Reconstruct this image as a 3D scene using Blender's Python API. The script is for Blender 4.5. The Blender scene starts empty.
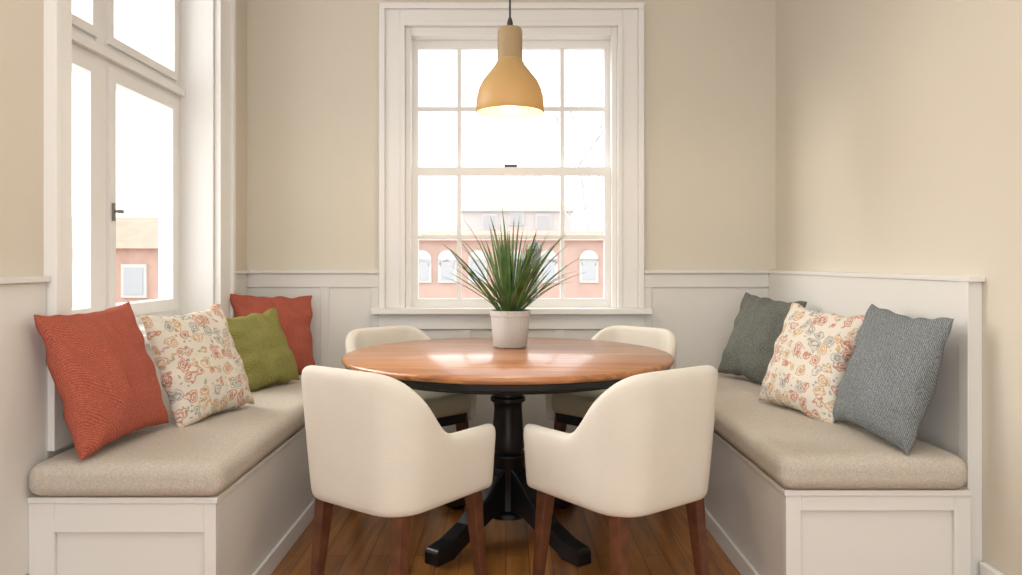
import bpy, bmesh, math, random
from mathutils import Vector, Matrix, noise
random.seed(7)
D = bpy.data
scene = bpy.context.scene

# ------------------------------------------------------------ helpers
def lin(r, g, b):
    def f(c):
        c /= 255.0
        return c/12.92 if c <= 0.04045 else ((c+0.055)/1.055)**2.4
    return (f(r), f(g), f(b), 1.0)

def new_mat(name, col, rough=0.6, spec=0.3, bump=None, var=None, coat=0):
    m = D.materials.new(name); m.use_nodes = True
    nt = m.node_tree; N = nt.nodes; L = nt.links
    b = N['Principled BSDF']
    b.inputs['Base Color'].default_value = col
    b.inputs['Roughness'].default_value = rough
    b.inputs['Specular IOR Level'].default_value = spec
    b.inputs['Coat Weight'].default_value = coat
    tc = N.new('ShaderNodeTexCoord')
    if var:
        sc, amt = var
        n = N.new('ShaderNodeTexNoise'); n.inputs['Scale'].default_value = sc
        n.inputs['Detail'].default_value = 4
        L.new(tc.outputs['Object'], n.inputs['Vector'])
        r = N.new('ShaderNodeValToRGB')
        r.color_ramp.elements[0].position = 0.3
        r.color_ramp.elements[1].position = 0.7
        r.color_ramp.elements[0].color = tuple(c*(1-amt) for c in col[:3])+(1,)
        r.color_ramp.elements[1].color = tuple(min(1, c*(1+amt)) for c in col[:3])+(1,)
        L.new(n.outputs['Fac'], r.inputs['Fac'])
        L.new(r.outputs['Color'], b.inputs['Base Color'])
    if bump:
        sc, st = bump
        n = N.new('ShaderNodeTexNoise'); n.inputs['Scale'].default_value = sc
        n.inputs['Detail'].default_value = 3
        L.new(tc.outputs['Object'], n.inputs['Vector'])
        bp = N.new('ShaderNodeBump'); bp.inputs['Strength'].default_value = st
        bp.inputs['Distance'].default_value = 0.004
        L.new(n.outputs['Fac'], bp.inputs['Height'])
        L.new(bp.outputs['Normal'], b.inputs['Normal'])
    return m

def link(o, parent=None):
    scene.collection.objects.link(o)
    if parent is not None:
        o.parent = parent
    return o

def empty(name, loc, rotz=0):
    e = D.objects.new(name, None); e.empty_display_size = 0.1
    e.location = loc; e.rotation_euler = (0, 0, rotz)
    return link(e)

def finish(name, bm, mats, loc=(0, 0, 0), parent=None, smooth=False, bevel=0, bseg=2, subd=0):
    bmesh.ops.recalc_face_normals(bm, faces=bm.faces)
    me = D.meshes.new(name); bm.to_mesh(me); bm.free()
    for m in (mats if isinstance(mats, (list, tuple)) else [mats]):
        me.materials.append(m)
    o = D.objects.new(name, me); o.location = loc
    link(o, parent)
    if smooth:
        for p in me.polygons: p.use_smooth = True
    if bevel:
        md = o.modifiers.new('bevel', 'BEVEL'); md.width = bevel; md.segments = bseg
        md.limit_method = 'ANGLE'; md.angle_limit = math.radians(40)
    if subd:
        md = o.modifiers.new('sub', 'SUBSURF'); md.levels = subd; md.render_levels = subd
    return o

def add_box(bm, b, mi=0):
    x0, x1, y0, y1, z0, z1 = b
    v = [bm.verts.new(p) for p in ((x0,y0,z0),(x1,y0,z0),(x1,y1,z0),(x0,y1,z0),(x0,y0,z1),(x1,y0,z1),(x1,y1,z1),(x0,y1,z1))]
    for f in ((0,3,2,1),(4,5,6,7),(0,1,5,4),(1,2,6,5),(2,3,7,6),(3,0,4,7)):
        fc = bm.faces.new([v[i] for i in f]); fc.material_index = mi

def boxes(name, lst, mat, parent=None, bevel=0, bseg=2, smooth=False):
    """lst of (x0,x1,y0,y1,z0,z1); object origin put in the middle of the bounding box"""
    c = [(min(b[2*i] for b in lst)+max(b[2*i+1] for b in lst))/2 for i in range(3)]
    bm = bmesh.new()
    for b in lst:
        add_box(bm, (b[0]-c[0], b[1]-c[0], b[2]-c[1], b[3]-c[1], b[4]-c[2], b[5]-c[2]))
    return finish(name, bm, mat, c, parent, smooth, bevel, bseg)

def lathe(name, prof, mat, seg=48, loc=(0,0,0), parent=None, flute=None, smooth=True):
    bm = bmesh.new(); rings = []
    for (r, z) in prof:
        ring = []
        for i in range(seg):
            a = 2*math.pi*i/seg
            rr = r
            if flute and r > 0.01: rr = r*(1+flute[1]*math.cos(flute[0]*a))
            ring.append(bm.verts.new((rr*math.cos(a), rr*math.sin(a), z)))
        rings.append(ring)
    for k in range(len(rings)-1):
        for i in range(seg):
            j = (i+1) % seg
            bm.faces.new((rings[k][i], rings[k][j], rings[k+1][j], rings[k+1][i]))
    bmesh.ops.remove_doubles(bm, verts=bm.verts, dist=1e-5)
    o = finish(name, bm, mat, loc, parent, smooth)
    md = o.modifiers.new('es', 'EDGE_SPLIT'); md.split_angle = math.radians(50)
    return o

# ------------------------------------------------------------ materials
M_wall = new_mat('beige_paint', lin(214, 207, 192), 0.7, 0.2, bump=(90, 0.05), var=(1.2, 0.02))
M_white = new_mat('white_trim_paint', lin(232, 231, 228), 0.4, 0.35)
M_panel = new_mat('wainscot_paint', lin(222, 220, 215), 0.45, 0.3)
M_ceil = new_mat('ceiling_paint', lin(240, 239, 236), 0.8, 0.1)
M_black = new_mat('black_painted_wood', lin(16, 17, 20), 0.35, 0.5)
M_cream = new_mat('cream_upholstery', lin(222, 216, 204), 0.72, 0.2, bump=(320, 0.3), var=(8, 0.02))
M_seat = new_mat('shaded_cream_seat_fabric', lin(196, 190, 166), 0.8, 0.15, bump=(320, 0.3), var=(8, 0.03))  # cream fabric with the greenish shade on the seats put into its colour
M_linen = new_mat('beige_linen', lin(193, 184, 171), 0.9, 0.1, bump=(380, 0.6), var=(160, 0.14))
M_legs = new_mat('walnut_legs', lin(96, 58, 38), 0.4, 0.4, var=(25, 0.3))
M_leaf = new_mat('leaf_green', lin(84, 112, 60), 0.45, 0.4, var=(14, 0.5))
M_soil = new_mat('soil', lin(60, 45, 35), 0.9, 0.1, bump=(120, 0.8))
M_pot = new_mat('ceramic_pot', lin(200, 197, 193), 0.6, 0.3, bump=(60, 0.1))
M_metal = new_mat('dark_metal', lin(50, 48, 45), 0.4, 0.5)
M_brass = new_mat('nickel', lin(120, 115, 105), 0.3, 0.6)

def wood_mat(name, c1, c2, c3, rough, plank=None, stretch=(14, 1.2, 14), coat=0.3, plank_len=1.1, coat_r=0.12, rot90=False):
    m = D.materials.new(name); m.use_nodes = True
    nt = m.node_tree; N = nt.nodes; L = nt.links; b = N['Principled BSDF']
    tc = N.new('ShaderNodeTexCoord'); mp = N.new('ShaderNodeMapping')
    mp.inputs['Scale'].default_value = stretch
    L.new(tc.outputs['Object'], mp.inputs['Vector'])
    n = N.new('ShaderNodeTexNoise'); n.inputs['Scale'].default_value = 2.2
    n.inputs['Detail'].default_value = 7; n.inputs['Distortion'].default_value = 0.6
    L.new(mp.outputs['Vector'], n.inputs['Vector'])
    r = N.new('ShaderNodeValToRGB'); cr = r.color_ramp
    cr.elements[0].position = 0.28; cr.elements[0].color = c1
    cr.elements[1].position = 0.75; cr.elements[1].color = c3
    e = cr.elements.new(0.5); e.color = c2
    L.new(n.outputs['Fac'], r.inputs['Fac'])
    out = r.outputs['Color']
    if plank:
        rot = N.new('ShaderNodeMapping'); rot.inputs['Rotation'].default_value = (0, 0, math.radians(90))
        L.new(tc.outputs['Object'], rot.inputs['Vector'])
        bk = N.new('ShaderNodeTexBrick'); bk.inputs['Scale'].default_value = 1
        bk.inputs['Brick Width'].default_value = plank_len; bk.inputs['Row Height'].default_value = plank
        bk.inputs['Mortar Size'].default_value = 0.002; bk.inputs['Mortar Smooth'].default_value = 0.2
        bk.inputs['Color1'].default_value = (0.78, 0.78, 0.78, 1); bk.inputs['Color2'].default_value = (1.12, 1.12, 1.12, 1)
        bk.inputs['Mortar'].default_value = (0.3, 0.25, 0.2, 1)
        bk.offset = 0.37
        L.new(rot.outputs['Vector'], bk.inputs['Vector'])
        mx = N.new('ShaderNodeMix'); mx.data_type = 'RGBA'; mx.blend_type = 'MULTIPLY'
        mx.inputs['Factor'].default_value = 1
        L.new(out, mx.inputs['A']); L.new(bk.outputs['Color'], mx.inputs['B'])
        out = mx.outputs['Result']
    L.new(out, b.inputs['Base Color'])
    b.inputs['Roughness'].default_value = rough
    b.inputs['Coat Weight'].default_value = coat; b.inputs['Coat Roughness'].default_value = coat_r
    return m
M_floor = wood_mat('oak_floor', lin(128, 78, 34), lin(164, 106, 50), lin(190, 128, 66), 0.3, plank=0.085)
M_table = wood_mat('table_wood', lin(128, 78, 44), lin(174, 114, 68), lin(200, 142, 92), 0.32, stretch=(0.8, 16, 16), coat=0.4, coat_r=0.13)

def weave_mat(name, ca, cb, scale=220, rough=0.9):
    m = D.materials.new(name); m.use_nodes = True
    nt = m.node_tree; N = nt.nodes; L = nt.links; b = N['Principled BSDF']
    tc = N.new('ShaderNodeTexCoord')
    w = N.new('ShaderNodeTexWave'); w.inputs['Scale'].default_value = scale*0.3
    w.inputs['Distortion'].default_value = 5; w.inputs['Detail'].default_value = 3
    w.inputs['Detail Scale'].default_value = 3; w.bands_direction = 'DIAGONAL'
    L.new(tc.outputs['Object'], w.inputs['Vector'])
    n = N.new('ShaderNodeTexNoise'); n.inputs['Scale'].default_value = scale; n.inputs['Detail'].default_value = 2
    L.new(tc.outputs['Object'], n.inputs['Vector'])
    mx = N.new('ShaderNodeMix'); mx.inputs['Factor'].default_value = 0.55
    L.new(w.outputs['Fac'], mx.inputs['A']); L.new(n.outputs['Fac'], mx.inputs['B'])
    r = N.new('ShaderNodeValToRGB')
    r.color_ramp.elements[0].position = 0.3; r.color_ramp.elements[0].color = ca
    r.color_ramp.elements[1].position = 0.7; r.color_ramp.elements[1].color = cb
    L.new(mx.outputs['Result'], r.inputs['Fac']); L.new(r.outputs['Color'], b.inputs['Base Color'])
    bp = N.new('ShaderNodeBump'); bp.inputs['Strength'].default_value = 0.5; bp.inputs['Distance'].default_value = 0.003
    L.new(mx.outputs['Result'], bp.inputs['Height']); L.new(bp.outputs['Normal'], b.inputs['Normal'])
    b.inputs['Roughness'].default_value = rough; b.inputs['Specular IOR Level'].default_value = 0.1
    return m
M_coral = weave_mat('coral_fabric', lin(148, 76, 61), lin(182, 101, 83), 260)
M_olive = weave_mat('olive_fabric', lin(118, 115, 64), lin(150, 147, 88), 260)
M_dgrey = weave_mat('charcoal_tweed', lin(74, 78, 74), lin(126, 128, 120), 240)
M_bgrey = weave_mat('blue_grey_tweed', lin(88, 95, 98), lin(144, 148, 148), 240)

def floral_mat():
    m = D.materials.new('floral_fabric'); m.use_nodes = True
    nt = m.node_tree; N = nt.nodes; L = nt.links; b = N['Principled BSDF']
    tc = N.new('ShaderNodeTexCoord')
    nz = N.new('ShaderNodeTexNoise'); nz.inputs['Scale'].default_value = 34; nz.inputs['Detail'].default_value = 2
    L.new(tc.outputs['Object'], nz.inputs['Vector'])
    mixv = N.new('ShaderNodeMix'); mixv.data_type = 'VECTOR'; mixv.inputs['Factor'].default_value = 0.032
    flat = N.new('ShaderNodeMapping'); flat.inputs['Scale'].default_value = (1, 0.0, 1)
    L.new(tc.outputs['Object'], flat.inputs['Vector'])
    L.new(flat.outputs['Vector'], mixv.inputs['A']); L.new(nz.outputs['Color'], mixv.inputs['B'])
    cream = lin(212, 205, 192)
    def layer(prev, scale, off, rnd, stops, cols):
        """stops: mask ramp over cell distance; cols: hues chosen per flower"""
        mp = N.new('ShaderNodeMapping'); mp.inputs['Location'].default_value = off
        L.new(mixv.outputs['Result'], mp.inputs['Vector'])
        v = N.new('ShaderNodeTexVoronoi'); v.inputs['Scale'].default_value = scale
        v.inputs['Randomness'].default_value = rnd
        L.new(mp.outputs['Vector'], v.inputs['Vector'])
        r = N.new('ShaderNodeValToRGB'); cr = r.color_ramp
        cr.elements[0].position = stops[0][0]; cr.elements[0].color = (stops[0][1],)*3+(1,)
        cr.elements[1].position = stops[-1][0]; cr.elements[1].color = (stops[-1][1],)*3+(1,)
        for p, c in stops[1:-1]:
            e = cr.elements.new(p); e.color = (c, c, c, 1)
        L.new(v.outputs['Distance'], r.inputs['Fac'])
        hue = N.new('ShaderNodeValToRGB'); hr = hue.color_ramp; hr.interpolation = 'CONSTANT'
        hr.elements[0].position = 0; hr.elements[0].color = cols[0]
        hr.elements[1].position = 1/len(cols); hr.elements[1].color = cols[1]
        for k, c in enumerate(cols[2:]):
            e = hr.elements.new((k+2)/len(cols)); e.color = c
        sep = N.new('ShaderNodeSeparateColor'); L.new(v.outputs['Color'], sep.inputs['Color'])
        L.new(sep.outputs['Red'], hue.inputs['Fac'])
        mx = N.new('ShaderNodeMix'); mx.data_type = 'RGBA'
        L.new(r.outputs['Color'], mx.inputs['Factor'])
        if prev is None: mx.inputs['A'].default_value = cream
        else: L.new(prev, mx.inputs['A'])
        L.new(hue.outputs['Color'], mx.inputs['B'])
        return mx.outputs['Result']
    cor = lin(180, 112, 86); och = lin(190, 148, 100); blu = lin(128, 142, 152); gry = lin(142, 142, 138); sag = lin(144, 148, 120)
    o1 = layer(None, 48, (0.31, 0, 0.17), 1.0, [(0.0, 0.85), (0.20, 0.85), (0.30, 0.0), (1.0, 0.0)], [blu, gry, sag, och])
    o2 = layer(o1, 21, (0, 0, 0), 0.7, [(0.0, 0.9), (0.09, 0.9), (0.13, 0.0), (0.17, 0.15), (0.22, 0.9), (0.26, 0.9), (0.30, 0.1), (0.35, 0.1), (0.38, 0.8), (0.42, 0.8), (0.46, 0.0), (1.0, 0.0)], [cor, och, cor, gry])
    L.new(o2, b.inputs['Base Color'])
    b.inputs['Roughness'].default_value = 0.9; b.inputs['Specular IOR Level'].default_value = 0.1
    return m
M_floral = floral_mat()

def glass_mat():
    m = D.materials.new('window_glass'); m.use_nodes = True
    nt = m.node_tree; N = nt.nodes; L = nt.links; N.remove(N['Principled BSDF'])
    t = N.new('ShaderNodeBsdfTransparent'); g = N.new('ShaderNodeBsdfGlossy'); g.inputs['Roughness'].default_value = 0.02
    mx = N.new('ShaderNodeMixShader'); mx.inputs['Fac'].default_value = 0.03
    L.new(t.outputs[0], mx.inputs[1]); L.new(g.outputs[0], mx.inputs[2])
    L.new(mx.outputs[0], N['Material Output'].inputs['Surface'])
    return m
M_glass = glass_mat()

# ------------------------------------------------------------ room shell
XL, XR, YB = -1.40, 1.435, 4.06
ZC = 2.85; YF = -1.6
boxes('floor', [(XL-0.25, XR+0.2, YF, YB+0.2, -0.1, 0)], M_floor)
boxes('ceiling', [(XL-0.25, XR+0.2, YF, YB+0.2, ZC, ZC+0.1)], M_ceil)
wx0, wx1, wz0, wz1 = -0.55, 0.585, 0.83, 2.36
boxes('wall_back', [(XL-0.25, wx0, YB, YB+0.2, 0, ZC), (wx1, XR+0.2, YB, YB+0.2, 0, ZC),
                    (wx0, wx1, YB, YB+0.2, 0, wz0), (wx0, wx1, YB, YB+0.2, wz1, ZC)], M_wall)
boxes('wall_right', [(XR, XR+0.2, YF, YB, 0, ZC)], M_wall)
ly0, ly1, lz0, lz1 = 2.38, 3.61, 0.82, 2.66
boxes('wall_left', [(XL-0.25, XL, YF, ly0, 0, ZC), (XL-0.25, XL, ly1, YB, 0, ZC),
                    (XL-0.25, XL, ly0, ly1, 0, lz0), (XL-0.25, XL, ly0, ly1, lz1, ZC)], M_wall)

# wainscot (trim)
WT = 1.057
boxes('trim_1', [(XL, -0.686, YB-0.018, YB, 0, WT-0.017), (XL, -0.686, YB-0.045, YB, WT-0.017, WT),
                 (XL, -0.686, YB-0.028, YB-0.018, 0.965, WT-0.017), (XL, -0.686, YB-0.028, YB-0.018, 0.0, 0.14),
                 (-1.00, -0.955, YB-0.028, YB-0.018, 0.14, 0.965), (-0.73, -0.686, YB-0.028, YB-0.018, 0.14, 0.965),
                 ], M_panel, bevel=0.002)
boxes('trim_2', [(0.724, XR-0.045, YB-0.018, YB, 0, WT-0.017), (0.724, XR-0.045, YB-0.045, YB, WT-0.017, WT),
                 (0.724, XR-0.045, YB-0.028, YB-0.018, 0.965, WT-0.017), (0.724, XR-0.045, YB-0.028, YB-0.018, 0.0, 0.14),
                 (0.724, 0.765, YB-0.028, YB-0.018, 0.14, 0.965)], M_panel, bevel=0.002)
boxes('trim_3', [(-0.686, 0.724, YB-0.018, YB, 0, 0.74), (-0.25, -0.2, YB-0.028, YB-0.018, 0.14, 0.74), (0.25, 0.30, YB-0.028, YB-0.018, 0.14, 0.74)], M_panel, bevel=0.002)
boxes('baseboard_back', [(-0.84, 0.82, YB-0.04, YB-0.028, 0, 0.14)], M_white, bevel=0.004)
boxes('trim_4', [(XR-0.045, XR, 2.29, YB, 0, 1.04), (XR-0.050, XR, 2.275, YB, 1.04, 1.057), (XR-0.050, XR-0.045, 2.28, 2.33, 0, 1.04)], M_panel, bevel=0.002)
boxes('trim_5', [(XL, XL+0.012, YF, 2.275, 0.2, 1.04), (XL, XL+0.026, YF, 2.275, 1.04, WT),
                 (XL, XL+0.012, ly1+0.16, YB-0.045, 0, 1.04), (XL, XL+0.03, ly1+0.16, YB-0.045, 1.04, WT),
                 (XL, XL+0.012, 2.275, ly1+0.16, 0, lz0-0.03)], M_panel, bevel=0.002)
boxes('baseboard_left', [(XL, XL+0.02, YF, 2.18, 0.03, 0.2), (XL, XL+0.026, YF, 2.18, 0.0, 0.03)], M_white, bevel=0.005)
boxes('baseboard_right', [(XR-0.02, XR, YF, 2.275, 0.03, 0.2), (XR-0.026, XR, YF, 2.275, 0, 0.03)], M_white, bevel=0.005)

# ------------------------------------------------------------ back window
cas = [(-0.655, -0.575, YB-0.025, YB, 0.855, 2.447), (0.61, 0.693, YB-0.025, YB, 0.855, 2.447),
       (-0.575, 0.61, YB-0.025, YB, 2.385, 2.447),
       (-0.686, -0.655, YB-0.042, YB, 0.855, 2.447), (0.693, 0.724, YB-0.042, YB, 0.855, 2.447), (-0.686, 0.724, YB-0.042, YB, 2.447, 2.478),
       (-0.575, -0.55, YB-0.034, YB, 0.855, 2.36), (0.585, 0.61, YB-0.034, YB, 0.855, 2.36), (-0.575, 0.61, YB-0.034, YB, 2.36, 2.385),
       (-0.55, -0.522, YB, YB+0.19, 0.83, 2.36), (0.557, 0.585, YB, YB+0.19, 0.83, 2.36), (-0.522, 0.557, YB, YB+0.19, 2.315, 2.36),
       (-0.72, 0.76, YB-0.085, YB, 0.825, 0.855), (-0.522, 0.557, YB, YB+0.19, 0.83, 0.852),
       (-0.69, 0.73, YB-0.035, YB-0.018, 0.742, 0.825)]
w1 = boxes('window_1', cas, M_white, bevel=0.003)
c1 = w1.location.copy()
def sub(l, c): return [(a-c[0], b-c[0], q-c[1], d-c[1], e-c[2], f-c[2]) for a, b, q, d, e, f in l]
def sash(name, x0, x1, y0, y1, z0, z1, st, top, bot, vm, hm, parent, off):
    mb = 0.011
    l = [(x0, x0+st, y0, y1, z0, z1), (x1-st, x1, y0, y1, z0, z1), (x0+st, x1-st, y0, y1, z1-top, z1), (x0+st, x1-st, y0, y1, z0, z0+bot)]
    for v in vm: l.append((v-mb, v+mb, y0+0.004, y1-0.004, z0+bot, z1-top))
    for h in hm: l.append((x0+st, x1-st, y0+0.007, y1-0.007, h-mb, h+mb))
    boxes(name, sub(l, off), M_white, parent=parent)
sash('upper_sash', -0.522, 0.557, YB+0.085, YB+0.12, 1.575, 2.315, 0.03, 0.045, 0.035, (-0.268, 0.297), (1.94,), w1, c1)
sash('lower_sash', -0.522, 0.557, YB+0.045, YB+0.08, 0.852, 1.615, 0.034, 0.045, 0.05, (-0.266, 0.295), (1.235,), w1, c1)
g = [(-0.492, 0.527, YB+0.101, YB+0.103, 1.61, 2.27), (-0.488, 0.523, YB+0.061, YB+0.063, 0.902, 1.57)]
boxes('glass', sub(g, c1), M_glass, parent=w1)
boxes('sash_lock', sub([(-0.02, 0.05, YB+0.05, YB+0.075, 1.615, 1.63)], c1), M_metal, parent=w1, bevel=0.004)

# ------------------------------------------------------------ left window
a0, a1 = ly0+0.018, ly1-0.018
gx0, gx1 = -1.62, -1.555
lw = [(XL, XL+0.03, ly0-0.075, ly0, lz0+0.003, lz1), (XL, XL+0.03, ly1, ly1+0.125, lz0+0.003, lz1), (XL, XL+0.03, ly0-0.075, ly1+0.125, lz1, lz1+0.10),
      (XL, XL+0.04, ly0-0.10, ly0-0.075, lz0+0.003, lz1+0.10), (XL, XL+0.045, ly1+0.125, ly1+0.16, lz0+0.003, lz1+0.10),
      (XL-0.25, XL, ly0, a0, lz0, lz1), (XL-0.25, XL, a1, ly1, lz0, lz1), (XL-0.25, XL, a0, a1, lz1-0.02, lz1),
      (XL, XL+0.045, ly0-0.0, ly1+0.16, lz0-0.03, lz0+0.003), (XL-0.25, XL, a0, a1, lz0, lz0+0.02),
      (gx0, gx1, a0, a0+0.05, lz0+0.02, lz1-0.02), (gx0, gx1, a1-0.055, a1, lz0+0.02, lz1-0.02),
      (gx0, gx1, 2.85, 2.93, lz0+0.02, lz1-0.02)]
for (y0, y1) in ((a0+0.05, 2.85), (2.93, a1-0.055)):
    lw += [(gx0, gx1-0.002, y0, y1, 1.855, 1.945), (gx0, gx1-0.002, y0, y1, lz0+0.02, lz0+0.06), (gx0, gx1-0.002, y0, y1, lz1-0.07, lz1-0.02)]
lw.append((gx1, gx1+0.025, a0, a1, 1.883, 1.917))
w2 = boxes('window_2', lw, M_white, bevel=0.002)
c2 = w2.location.copy()
boxes('trim_6', [(XL+0.012, XL+0.034, ly0-0.10, ly0, 0.53, lz0)], M_panel, bevel=0.002)
sl = []
for (y0, y1) in ((a0+0.05, 2.85), (2.93, a1-0.055)):
    for (z0, z1, t) in ((lz0+0.06, 1.855, 0.05), (1.945, lz1-0.07, 0.035)):
        x0, x1 = gx0+0.01, gx1+0.012
        sl += [(x0, x1, y0, y0+t, z0, z1), (x0, x1, y1-t, y1, z0, z1), (x0, x1, y0+t, y1-t, z0, z0+t), (x0, x1, y0+t, y1-t, z1-t, z1)]
boxes('casement_sashes', sub(sl, c2), M_white, parent=w2)
gl = []
for (y0, y1) in ((a0+0.05, 2.85), (2.93, a1-0.055)):
    for (z0, z1, t) in ((lz0+0.06, 1.855, 0.05), (1.945, lz1-0.07, 0.035)):
        gl.append((-1.592, -1.590, y0+t, y1-t, z0+t, z1-t))
boxes('glass', sub(gl, c2), M_glass, parent=w2)
boxes('window_handle', sub([(gx1+0.012, gx1+0.022, 2.947, 2.96, 1.26, 1.33), (gx1+0.022, gx1+0.034, 2.949, 2.958, 1.292, 1.303), (gx1+0.034, gx1+0.042, 2.949, 2.985, 1.29, 1.305)], c2), M_brass, parent=w2, bevel=0.002)

# ------------------------------------------------------------ benches
def bench(x0, x1, y0, y1, inner_right, stw, rail):
    e = empty('banquette_bench', ((x0+x1)/2, (y0+y1)/2, 0)); c = (e.location.x, e.location.y, 0)
    H = 0.42
    L = [(x0, x1, y0+0.015, y1, 0, H-0.018)]
    L += [(x0, x0+stw[0], y0, y0+0.015, 0, H-0.018), (x1-stw[1], x1, y0, y0+0.015, 0, H-0.018),
          (x0+stw[0], x1-stw[1], y0, y0+0.015, H-0.018-rail, H-0.018), (x0+stw[0], x1-stw[1], y0, y0+0.015, 0, 0.09)]
    boxes('base', sub(L, c), M_panel, parent=e, bevel=0.002)
    boxes('lid', sub([(x0, x1+0.006, y0-0.006, y1, H-0.018, H)] if inner_right else [(x0-0.006, x1, y0-0.006, y1, H-0.018, H)], c), M_panel, parent=e, bevel=0.003)
    if inner_right: boxes('skirting', sub([(x1, x1+0.012, y0, y1, 0, 0.07)], c), M_white, parent=e, bevel=0.003)
    else: boxes('skirting', sub([(x0-0.012, x0, y0, y1, 0, 0.07)], c), M_white, parent=e, bevel=0.003)
    cx0, cx1 = (x0+0.002, x1+0.025) if inner_right else (x0-0.025, x1-0.012)
    cy0, cy1 = y0-0.03, y1-0.01
    bm = bmesh.new()
    bmesh.ops.create_cube(bm, size=1)
    bmesh.ops.subdivide_edges(bm, edges=bm.edges, cuts=27, use_grid_fill=True)
    w, l, h = cx1-cx0, cy1-cy0, 0.100
    r = 0.040
    for v in bm.verts:
        sx, sy, sz = [math.sin(t*math.pi)/2 for t in v.co]
        p = Vector((sx*w, sy*l, sz*h))
        q = Vector((max(-w/2+r, min(w/2-r, p.x)), max(-l/2+r, min(l/2-r, p.y)), max(-h/2+r, min(h/2-r, p.z))))
        d = p-q
        if d.length > 1e-6:
            if (abs(p.x) >= w/2-1e-6 or abs(p.y) >= l/2-1e-6 or abs(p.z) >= h/2-1e-6): p = q+d.normalized()*r
        crown = (1-(2*p.x/w)**2)*(1-(2*p.y/l)**4)
        if p.z > 0: p.z += 0.014*max(0, crown)+0.006*noise.noise(Vector((p.x*5+x0, p.y*5, 0)))
        v.co = p
    finish('seat_cushion', bm, M_linen, ((cx0+cx1)/2-c[0], (cy0+cy1)/2-c[1], H+h/2+0.001), e, smooth=True)
    return e
bench(-1.388, -0.845, 2.19, YB-0.03, True, (0.075, 0.035), 0.085)
bench(0.83, 1.383, 2.26, YB-0.03, False, (0.045, 0.05), 0.045)

# ------------------------------------------------------------ pillows
def pillow(name, c, size, yaw, lean, roll, mat, T=0.074, seed=0):
    bm = bmesh.new(); n = 44
    for side in (-1, 1):
        g = []
        for i in range(n+1):
            row = []
            for j in range(n+1):
                u = math.sin((2*i/n-1)*math.pi/2); v = math.sin((2*j/n-1)*math.pi/2)
                x = size/2*u*(1-0.09*(1-v*v)); z = size/2*v*(1-0.09*(1-u*u))
                k = max(0, (1-u*u)*(1-v*v))
                y = side*T*(k**0.42)*(1.0-0.12*v)
                w = noise.noise(Vector((u*2.2+seed*3.1, v*2.2, side*2.0)))
                w2_ = noise.noise(Vector((u*4.5+v*2+seed*1.7, v*1.5-u, side*3.0)))
                y += side*(0.014*w+0.011*w2_)*(k**0.3)
                y += side*0.006*math.sin(u*17+seed)*(v*v)*(k**0.3) + side*0.006*math.sin(v*15+seed*2)*(u*u)*(k**0.3)
                x += 0.012*noise.noise(Vector((v*3, seed, 1)))*abs(u)
                z += 0.012*noise.noise(Vector((u*3, seed, 5)))*abs(v)
                row.append(bm.verts.new((x, y, z)))
            g.append(row)
        for i in range(n):
            for j in range(n):
                bm.faces.new((g[i][j], g[i+1][j], g[i+1][j+1], g[i][j+1]))
    bmesh.ops.remove_doubles(bm, verts=bm.verts, dist=1e-5)
    o = finish(name, bm, mat, c, None, smooth=True)
    R = Matrix.Rotation(math.radians(yaw), 4, 'Z') @ Matrix.Rotation(math.radians(-lean), 4, 'X') @ Matrix.Rotation(math.radians(roll), 4, 'Y')
    o.rotation_euler = R.to_euler()
    return o
pillow('throw_pillow', (-1.262, 2.385, 0.748), 0.44, 82, 18, -2, M_coral, seed=1)
pillow('throw_pillow', (-1.135, 2.80, 0.725), 0.42, 72, 20, -3, M_floral, seed=2)
pillow('throw_pillow', (-1.13, 3.43, 0.70), 0.365, 62, 22, -4, M_olive, seed=3)
pillow('throw_pillow', (-1.175, 3.80, 0.735), 0.42, 35, 16, 3, M_coral, seed=4)
pillow('throw_pillow', (1.19, 3.57, 0.737), 0.425, -68, 20, 4, M_dgrey, seed=5)
pillow('throw_pillow', (1.145, 2.86, 0.725), 0.42, -71, 20, 4, M_floral, seed=6)
pillow('throw_pillow', (1.235, 2.46, 0.738), 0.43, -84, 18, 3, M_bgrey, seed=7)

# ------------------------------------------------------------ table
TX, TY = 0.0, 3.10
tb = empty('round_pedestal_table', (TX, TY, 0))
lathe('table_top', [(0, 0.701), (0.648, 0.701), (0.661, 0.705), (0.666, 0.714), (0.664, 0.722), (0.657, 0.727), (0, 0.727)], M_table, 128, parent=tb)
lathe('rim', [(0, 0.676), (0.638, 0.676), (0.650, 0.681), (0.653, 0.701), (0, 0.701)], M_black, 128, parent=tb)
lathe('apron', [(0, 0.655), (0.565, 0.655), (0.57, 0.66), (0.57, 0.676), (0, 0.676)], M_black, 128, parent=tb)
lathe('column', [(0, 0.655), (0.17, 0.655), (0.17, 0.625), (0.13, 0.605), (0.08, 0.585), (0.062, 0.57), (0.062, 0.555), (0.072, 0.548), (0.072, 0.535), (0.058, 0.525),
                 (0.056, 0.50), (0.064, 0.40), (0.068, 0.345), (0.062, 0.33), (0.078, 0.32), (0.078, 0.305), (0.07, 0.295), (0.07, 0.10), (0.085, 0.09), (0.085, 0.07), (0, 0.07)], M_black, 48, parent=tb)
prof = [(0.04, 0.285), (0.10, 0.25), (0.18, 0.175), (0.28, 0.105), (0.37, 0.07), (0.445, 0.058), (0.455, 0.045), (0.455, 0.0), (0.36, 0.0), (0.33, 0.018), (0.24, 0.05), (0.14, 0.09), (0.04, 0.10)]
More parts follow.
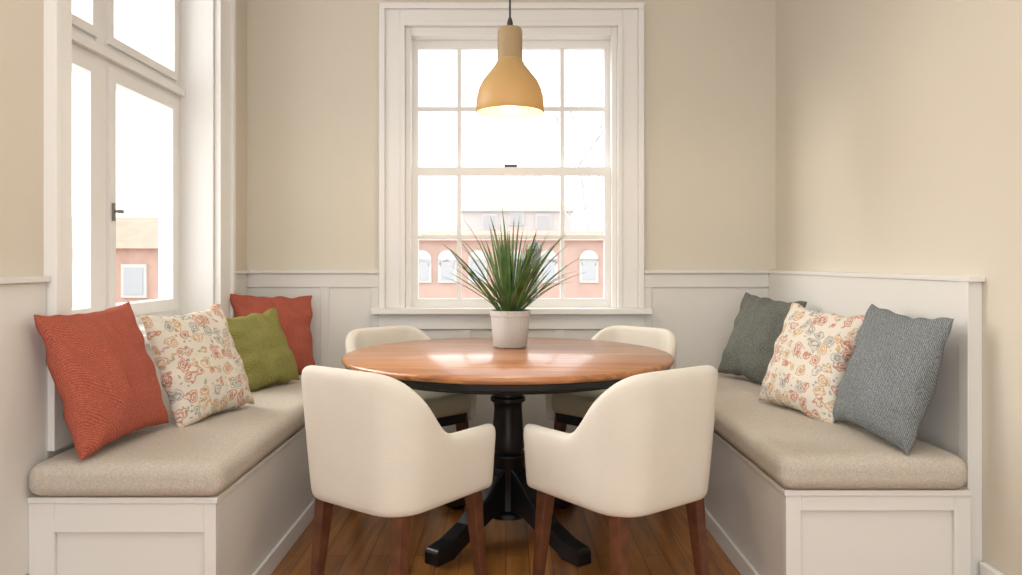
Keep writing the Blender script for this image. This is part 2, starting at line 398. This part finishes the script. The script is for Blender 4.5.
for k, a in enumerate((52, 128, 232, 308)):
    bm = bmesh.new(); t = 0.033
    A = [bm.verts.new((r, -t, z)) for r, z in prof]; B = [bm.verts.new((r, t, z)) for r, z in prof]
    bm.faces.new(A); bm.faces.new(B[::-1])
    for i in range(len(prof)):
        j = (i+1) % len(prof); bm.faces.new((A[i], A[j], B[j], B[i]))
    o = finish('foot_%d' % (k+1), bm, M_black, (0, 0, 0), tb, bevel=0.006)
    o.rotation_euler = (0, 0, math.radians(a))

# ------------------------------------------------------------ plant
pz = 0.7275
pl = empty('potted_plant', (0.01, 3.33, pz))
lathe('pot', [(0, 0), (0.068, 0), (0.073, 0.004), (0.082, 0.10), (0.085, 0.135), (0.088, 0.137), (0.089, 0.16), (0.083, 0.161), (0.080, 0.14), (0, 0.14)], M_pot, 144, parent=pl, flute=(36, 0.010))
lathe('soil', [(0, 0.148), (0.04, 0.147), (0.079, 0.142)], M_soil, 32, parent=pl)
bm = bmesh.new()
for i in range(105):
    az = random.uniform(0, 2*math.pi)
    tilt = random.uniform(0.02, 1.05)
    ln = random.uniform(0.27, 0.52)*(1.0-0.25*tilt)
    bend = random.uniform(0.0, 0.55)*(0.4+tilt)
    br = random.uniform(0, 0.045)
    p = Vector((br*math.cos(az), br*math.sin(az), 0.14))
    wmax = random.uniform(0.0048, 0.008)
    tw = random.uniform(-0.8, 0.8)
    prev = None; S = 9
    for s in range(S+1):
        f = s/S
        th = tilt+bend*f*f
        d = Vector((math.sin(th)*math.cos(az), math.sin(th)*math.sin(az), math.cos(th)))
        if s: p = p + d*(ln/S)
        side = Vector((-math.sin(az+tw), math.cos(az+tw), 0))
        nrm = d.cross(side).normalized()
        w = wmax*(0.6+0.8*f if f < 0.5 else 1.0*(1-((f-0.5)/0.5)**1.8))+0.0004
        cur = [bm.verts.new(p-side*w), bm.verts.new(p+nrm*w*0.35), bm.verts.new(p+side*w)]
        if prev:
            bm.faces.new((prev[0], prev[1], cur[1], cur[0])); bm.faces.new((prev[1], prev[2], cur[2], cur[1]))
        prev = cur
o = finish('leaves', bm, M_leaf, (0, 0, 0), pl, smooth=True)
sd = o.modifiers.new('s', 'SOLIDIFY'); sd.thickness = 0.0008

# ------------------------------------------------------------ chairs
def smooth01(a, b, x):
    t = max(0, min(1, (x-a)/(b-a))); return t*t*(3-2*t)
CW, CYB, CYF, CR = 0.208, -0.218, 0.182, 0.10
def chair_path():
    P = []; W = CW; yb = CYB; yf = CYF; R = CR
    def arc(cx, cy, a0, a1, n):
        return [(cx+R*math.cos(math.radians(a0+(a1-a0)*k/n)), cy+R*math.sin(math.radians(a0+(a1-a0)*k/n))) for k in range(n+1)]
    n = 9
    for k in range(n): P.append((W, yf+(yb+R-yf)*k/n))
    P += arc(W-R, yb+R, 0, -90, 8)
    P += [((W-R)*(1-2*k/6), yb) for k in range(1, 6)]
    P += arc(-W+R, yb+R, -90, -180, 8)
    for k in range(1, n+1): P.append((-W, yb+R+(yf-yb-R)*k/n))
    return P
def tub_chair(x, y, rot):
    e = empty('dining_chair', (x, y, 0), rot)
    P = chair_path(); n = len(P); bm = bmesh.new(); rings = []
    yf, yb = CYF, CYB
    def ring(px, py, nx, ny, shrink=1.0, drop=0.0, hh=None):
        s = (yf-py)/(yf-yb)
        h = 0.572+0.008*(s*(1-s))*4*0+0.212*smooth01(0.46, 1.04, s) if hh is None else hh
        fl = 0.018+0.014*smooth01(0.4, 1, s)
        z0 = 0.355
        pts = [(-0.008, z0), (0.012, z0+0.004), (0.020, z0+0.02)]
        for k in range(1, 6):
            f = k/6; pts.append((0.020+fl*f, z0+0.02+(h-0.03-z0-0.02)*f))
        pts += [(0.020+fl, h-0.03), (0.016+fl, h-0.010), (0.004+fl, h), (-0.014+fl, h), (-0.026+fl, h-0.010), (-0.030+fl, h-0.03)]
        for k in range(1, 5):
            f = k/5; pts.append((-0.030+fl*(1-f), h-0.03+(z0+0.02-h+0.03)*f))
        pts += [(-0.026, z0+0.01)]
        zc = (z0+h)/2
        return [bm.verts.new((px+nx*a*shrink, py+ny*a*shrink, zc+(z-zc)*(1-(1-shrink)*0.10)-drop)) for a, z in pts]
    for i, (px, py) in enumerate(P):
        a = P[max(0, i-1)]; b = P[min(n-1, i+1)]
        tx, ty = b[0]-a[0], b[1]-a[1]; l = math.hypot(tx, ty); tx /= l; ty /= l
        nx, ny = -ty, tx
        if nx*px+ny*py < 0: nx, ny = -nx, -ny
        if abs(px) < 0.09 and py < -0.2: nx, ny = 0, -1
        rings.append(ring(px, py, nx, ny))
    def endcap(px, sgn):
        out = []
        for dy, sh in ((0.014, 0.93), (0.024, 0.75), (0.030, 0.45)):
            out.append(ring(px, yf+dy, sgn, 0, sh, 0.0, 0.572-0.012*(1-sh)))
        return out
    e0 = endcap(P[0][0], 1); e1 = endcap(P[-1][0], -1)
    R = e0[::-1]+rings+e1
    m = len(R[0])
    for k in range(len(R)-1):
        for j in range(m):
            jj = (j+1) % m
            bm.faces.new((R[k][j], R[k][jj], R[k+1][jj], R[k+1][j]))
    bm.faces.new(R[0]); bm.faces.new(R[-1][::-1])
    finish('upholstered_shell', bm, M_cream, (0, 0, 0), e, smooth=True, subd=1)
    def slab(name, inset, z0, z1, yfr, bev, mat):
        bm = bmesh.new(); pts = []
        for i, (px, py) in enumerate(P):
            a = P[max(0, i-1)]; b = P[min(n-1, i+1)]
            tx, ty = b[0]-a[0], b[1]-a[1]; l = math.hypot(tx, ty)
            nx, ny = -ty/l, tx/l
            if nx*px+ny*py < 0: nx, ny = -nx, -ny
            pts.append((px-nx*inset, py-ny*inset))
        pts = [(pts[0][0], yfr-0.02), (pts[0][0]-0.03, yfr)][::-1]+pts[1:-1]+[(pts[-1][0], yfr-0.02), (pts[-1][0]+0.03, yfr)]
        A = [bm.verts.new((a, b, z0)) for a, b in pts]; B = [bm.verts.new((a, b, z1)) for a, b in pts]
        bm.faces.new(A); bm.faces.new(B[::-1])
        for i in range(len(pts)):
            j = (i+1) % len(pts); bm.faces.new((A[i], A[j], B[j], B[i]))
        return finish(name, bm, mat, (0, 0, 0), e, smooth=False, bevel=bev, bseg=4)
    slab('seat_base', 0.012, 0.352, 0.40, CYF+0.02, 0.006, M_black)
    s = slab('seat_cushion', 0.028, 0.402, 0.50, CYF+0.065, 0.03, M_seat)
    for p in s.data.polygons: p.use_smooth = True
    for k, (sx, sy) in enumerate(((1, 1), (-1, 1), (1, -1), (-1, -1))):
        bm = bmesh.new()
        tx, ty = sx*0.170, sy*0.165; bx, by = sx*0.188, sy*0.195
        rg = []
        for z, hw, f in ((0.0, 0.0135, 0), (0.18, 0.0185, 0.5), (0.36, 0.023, 1)):
            cx, cy = bx+(tx-bx)*f, by+(ty-by)*f
            rg.append([bm.verts.new((cx+a*hw, cy+b*hw, z)) for a, b in ((-1, -1), (1, -1), (1, 1), (-1, 1))])
        for q in range(2):
            for j in range(4): bm.faces.new((rg[q][j], rg[q][(j+1) % 4], rg[q+1][(j+1) % 4], rg[q+1][j]))
        bm.faces.new(rg[0][::-1]); bm.faces.new(rg[2])
        finish('leg_%d' % (k+1), bm, M_legs, (0, 0, 0), e, bevel=0.004)
    return e
tub_chair(-0.352, 2.46, math.radians(-37))
tub_chair(0.362, 2.46, math.radians(37))
tub_chair(-0.455, 3.555, math.radians(180+44))
tub_chair(0.485, 3.555, math.radians(180-44))

# ------------------------------------------------------------ pendant lamp
def shade_mat():
    m = D.materials.new('ochre_shade'); m.use_nodes = True
    nt = m.node_tree; N = nt.nodes; L = nt.links; b = N['Principled BSDF']
    b.inputs['Base Color'].default_value = lin(188, 158, 106); b.inputs['Roughness'].default_value = 0.5
    t = N.new('ShaderNodeBsdfTranslucent'); t.inputs['Color'].default_value = lin(238, 202, 136)
    mx = N.new('ShaderNodeMixShader'); mx.inputs['Fac'].default_value = 0.12
    L.new(b.outputs[0], mx.inputs[1]); L.new(t.outputs[0], mx.inputs[2])
    L.new(mx.outputs[0], N['Material Output'].inputs['Surface'])
    return m
M_shade = shade_mat()
M_neck = new_mat('taupe_neck', lin(166, 142, 108), 0.5, 0.3)
M_bulb = D.materials.new('bulb_glow'); M_bulb.use_nodes = True
bb = M_bulb.node_tree.nodes['Principled BSDF']
bb.inputs['Emission Color'].default_value = (1, 0.8, 0.55, 1); bb.inputs['Emission Strength'].default_value = 8
lz = 1.712
lp = empty('pendant_lamp', (0.008, 3.10, lz))
outer = [(0.1375, 0.0), (0.1395, 0.004), (0.1385, 0.034), (0.135, 0.064), (0.126, 0.098), (0.112, 0.127), (0.093, 0.152), (0.073, 0.176), (0.058, 0.198), (0.0525, 0.210), (0.0505, 0.220)]
inner = [(r-0.004, z) for r, z in outer[::-1]]
lathe('shade', outer+inner+[(0.1375, 0.0)], M_shade, 64, parent=lp)
lathe('neck', [(0.0, 0.215), (0.0505, 0.215), (0.051, 0.220), (0.0505, 0.325), (0.049, 0.338), (0.046, 0.344), (0.0, 0.345)], M_neck, 48, parent=lp)
lathe('cord_grip', [(0, 0.343), (0.013, 0.343), (0.012, 0.368), (0.006, 0.388), (0, 0.389)], M_metal, 24, parent=lp)
lathe('cord', [(0.0, 0.36), (0.0042, 0.36), (0.0042, ZC-lz-0.02), (0, ZC-lz-0.02)], M_metal, 12, parent=lp)
lathe('canopy', [(0, ZC-lz-0.03), (0.05, ZC-lz-0.03), (0.055, ZC-lz-0.02), (0.055, ZC-lz), (0, ZC-lz)], M_metal, 32, parent=lp)
lathe('socket', [(0, 0.11), (0.02, 0.11), (0.022, 0.21), (0, 0.21)], M_metal, 24, parent=lp)
lathe('bulb', [(0, 0.012), (0.012, 0.014), (0.023, 0.024), (0.029, 0.042), (0.027, 0.06), (0.017, 0.085), (0.013, 0.11), (0, 0.11)], M_bulb, 32, parent=lp)
ld = D.lights.new('bulb_light', 'POINT'); ld.energy = 4.5; ld.color = (1, 0.8, 0.54); ld.shadow_soft_size = 0.03
lo = D.objects.new('bulb_light', ld); lo.location = (0, 0, -0.005); link(lo, lp)

# ------------------------------------------------------------ outside
M_grass = new_mat('ground_outside', lin(150, 146, 140), 0.9, 0.1, var=(0.3, 0.1))
M_brick = new_mat('brick_facade', lin(184, 152, 138), 0.9, 0.1, var=(2, 0.1))
M_roof = new_mat('tile_roof', lin(170, 134, 120), 0.9, 0.1, var=(2, 0.1))
M_render = new_mat('pale_render', lin(192, 190, 188), 0.9, 0.1)
M_pane = new_mat('far_window_pane', lin(168, 171, 174), 0.5, 0.3)
M_bark = new_mat('bark', lin(170, 166, 164), 0.9, 0.1)
M_hill = new_mat('hazy_hill', lin(186, 189, 191), 1, 0)
GZ = -3.5
boxes('street_ground', [(-90, 60, 6, 120, GZ-0.2, GZ)], M_grass)
def house(name, cx, y, w, d, eave, peak, wallm, roofm, wins, gable_front=True, arched=False):
    e = empty(name, (cx, y, GZ)); eh, ph = eave-GZ, peak-GZ
    boxes('walls', [(-w/2, w/2, 0, d, 0, eh)], wallm, parent=e)
    bm = bmesh.new()
    if gable_front:
        A = [bm.verts.new(p) for p in ((-w/2-.2, -.2, eh), (w/2+.2, -.2, eh), (0, -.2, ph))]
        B = [bm.verts.new(p) for p in ((-w/2-.2, d, eh), (w/2+.2, d, eh), (0, d, ph))]
    else:
        A = [bm.verts.new(p) for p in ((-w/2-.2, -.3, eh), (-w/2-.2, d+.3, eh), (-w/2-.2, d/2, ph))]
        B = [bm.verts.new(p) for p in ((w/2+.2, -.3, eh), (w/2+.2, d+.3, eh), (w/2+.2, d/2, ph))]
    bm.faces.new(A); bm.faces.new(B[::-1])
    for i in range(3):
        j = (i+1) % 3; bm.faces.new((A[i], A[j], B[j], B[i]))
    finish('roof', bm, roofm, (0, 0, 0), e)
    fr, pn = [], []
    for (x, z, ww, hh) in wins:
        fr.append((x-ww/2-.12, x+ww/2+.12, -.10, 0, z-GZ-hh/2-.12, z-GZ+hh/2+.12)); pn.append((x-ww/2, x+ww/2, -.13, -.08, z-GZ-hh/2, z-GZ+hh/2))
    boxes('window_frames', fr, M_render, parent=e); boxes('window_panes', pn, M_pane, parent=e)
    if arched:
        for k, (x, z, ww, hh) in enumerate(wins):
            o = lathe('arch_%d' % k, [(0, 0), (ww/2+.12, 0), (ww/2+.12, 0.1), (0, 0.1)], M_render, 32, (x, 0, z-GZ+hh/2+.1), e)
            o.rotation_euler = (math.radians(90), 0, 0)
house('brick_house', 0, 30, 26, 8, 1.95, 2.5, M_brick, M_roof, [(-3.4, .75, .5, .7), (-2.4, .75, .5, .7), (-1.2, .75, .5, .7), (0.3, .75, .5, .7), (1.6, .75, .5, .7), (3.2, .75, .5, .7)], False, True)
house('white_church', 0.5, 45, 6.5, 14, 4.1, 6.2, M_render, M_render, [(-1.6, 3.2, .7, 1.3), (1.6, 3.2, .7, 1.3), (0, 4.0, .7, 1.2)], True)
house('tiled_house', -15, 28, 7, 8, 1.6, 3.0, M_brick, M_roof, [(-1.5, .4, .7, 1), (1.2, .4, .7, 1)], False)
house('tiled_house', -28, 34, 9, 8, 2.4, 4.0, M_render, M_roof, [(-1.5, .9, .8, 1.1), (1.8, .9, .8, 1.1)], False)
bm = bmesh.new()
prev = None
for i in range(41):
    x = -90+150*i/40; z = 4+3*math.sin(i*0.33)+1.2*noise.noise(Vector((i*0.4, 0, 0)))
    cur = [bm.verts.new((x, 105, GZ)), bm.verts.new((x, 112, z)), bm.verts.new((x, 119, GZ))]
    if prev:
        for q in range(2): bm.faces.new((prev[q], cur[q], cur[q+1], prev[q+1]))
    prev = cur
finish('distant_hill', bm, M_hill, smooth=True)
def tree(x, y, h, seed):
    rnd = random.Random(seed)
    cu = D.curves.new('bare_tree', 'CURVE'); cu.dimensions = '3D'; cu.bevel_depth = 1.0; cu.bevel_resolution = 1
    def br(p, d, l, r, lev):
        sp = cu.splines.new('POLY'); N = 4; sp.points.add(N)
        q = p.copy(); dd = d.copy()
        for i in range(N+1):
            sp.points[i].co = (*q, 1); sp.points[i].radius = r*(1-0.45*i/N)
            dd = (dd+Vector((rnd.uniform(-.15, .15), rnd.uniform(-.15, .15), rnd.uniform(-.02, .12)))).normalized()
            if lev < 4 and i > 0 and (lev > 0 or i > 1):
                for _ in range(2):
                    nd = (dd+Vector((rnd.uniform(-1, 1), rnd.uniform(-1, 1), rnd.uniform(-.1, .6)))*0.8).normalized()
                    br(q.copy(), nd, l*rnd.uniform(.5, .7), r*0.42, lev+1)
            q = q+dd*(l/N)
    br(Vector((0, 0, 0)), Vector((0, 0, 1)), h*0.62, 0.10, 0)
    cu.materials.append(M_bark)
    o = D.objects.new('bare_tree', cu); o.location = (x, y, GZ); link(o)
tree(4.2, 34, 15, 3)
sl_ = empty('street_lamp', (0.46, 13, GZ))
lathe('post', [(0, 0), (0.1, 0), (0.1, 0.3), (0.05, 0.4), (0.04, 4.5), (0, 4.5)], M_metal, 16, parent=sl_)
lathe('lantern', [(0, 4.5), (0.06, 4.5), (0.12, 4.8), (0.14, 4.82), (0.05, 4.95), (0, 5.0)], M_metal, 6, parent=sl_)

# ------------------------------------------------------------ light
w = D.worlds.new('overcast'); scene.world = w; w.use_nodes = True
bg = w.node_tree.nodes['Background']; bg.inputs['Color'].default_value = (0.99, 0.99, 0.99, 1); bg.inputs['Strength'].default_value = 1.6
def area(name, loc, rot, sx, sy, e, col):
    l = D.lights.new(name, 'AREA'); l.shape = 'RECTANGLE'; l.size = sx; l.size_y = sy; l.energy = e; l.color = col
    o = D.objects.new(name, l); o.location = loc; o.rotation_euler = [math.radians(a) for a in rot]; link(o)
area('ceiling_fill_light', (0.0, 0.9, ZC-0.05), (0, 0, 0), 2.2, 1.8, 16, (1, 0.97, 0.92))  # unseen area light added under the ceiling as soft room fill
sun = D.lights.new('hazy_sun', 'SUN'); sun.energy = 4.0; sun.angle = math.radians(50); sun.color = (1, 0.98, 0.95)
so = D.objects.new('hazy_sun', sun); so.location = (-8, 8, 8)
so.rotation_euler = Vector((1.0, -0.22, -0.55)).to_track_quat('-Z', 'Y').to_euler(); link(so)

# ------------------------------------------------------------ camera
cam = D.cameras.new('camera'); co = D.objects.new('camera', cam); link(co)
co.location = (0, 0, 1.10); co.rotation_euler = (math.radians(90), 0, 0)
cam.sensor_width = 36; cam.lens = 757/1022*36
cam.shift_x = 3/1022; cam.shift_y = -25.5/1022
cam.clip_start = 0.05; cam.clip_end = 500
scene.camera = co
scene.view_settings.view_transform = 'Standard'
scene.view_settings.look = 'None'
scene.view_settings.exposure = 0.78
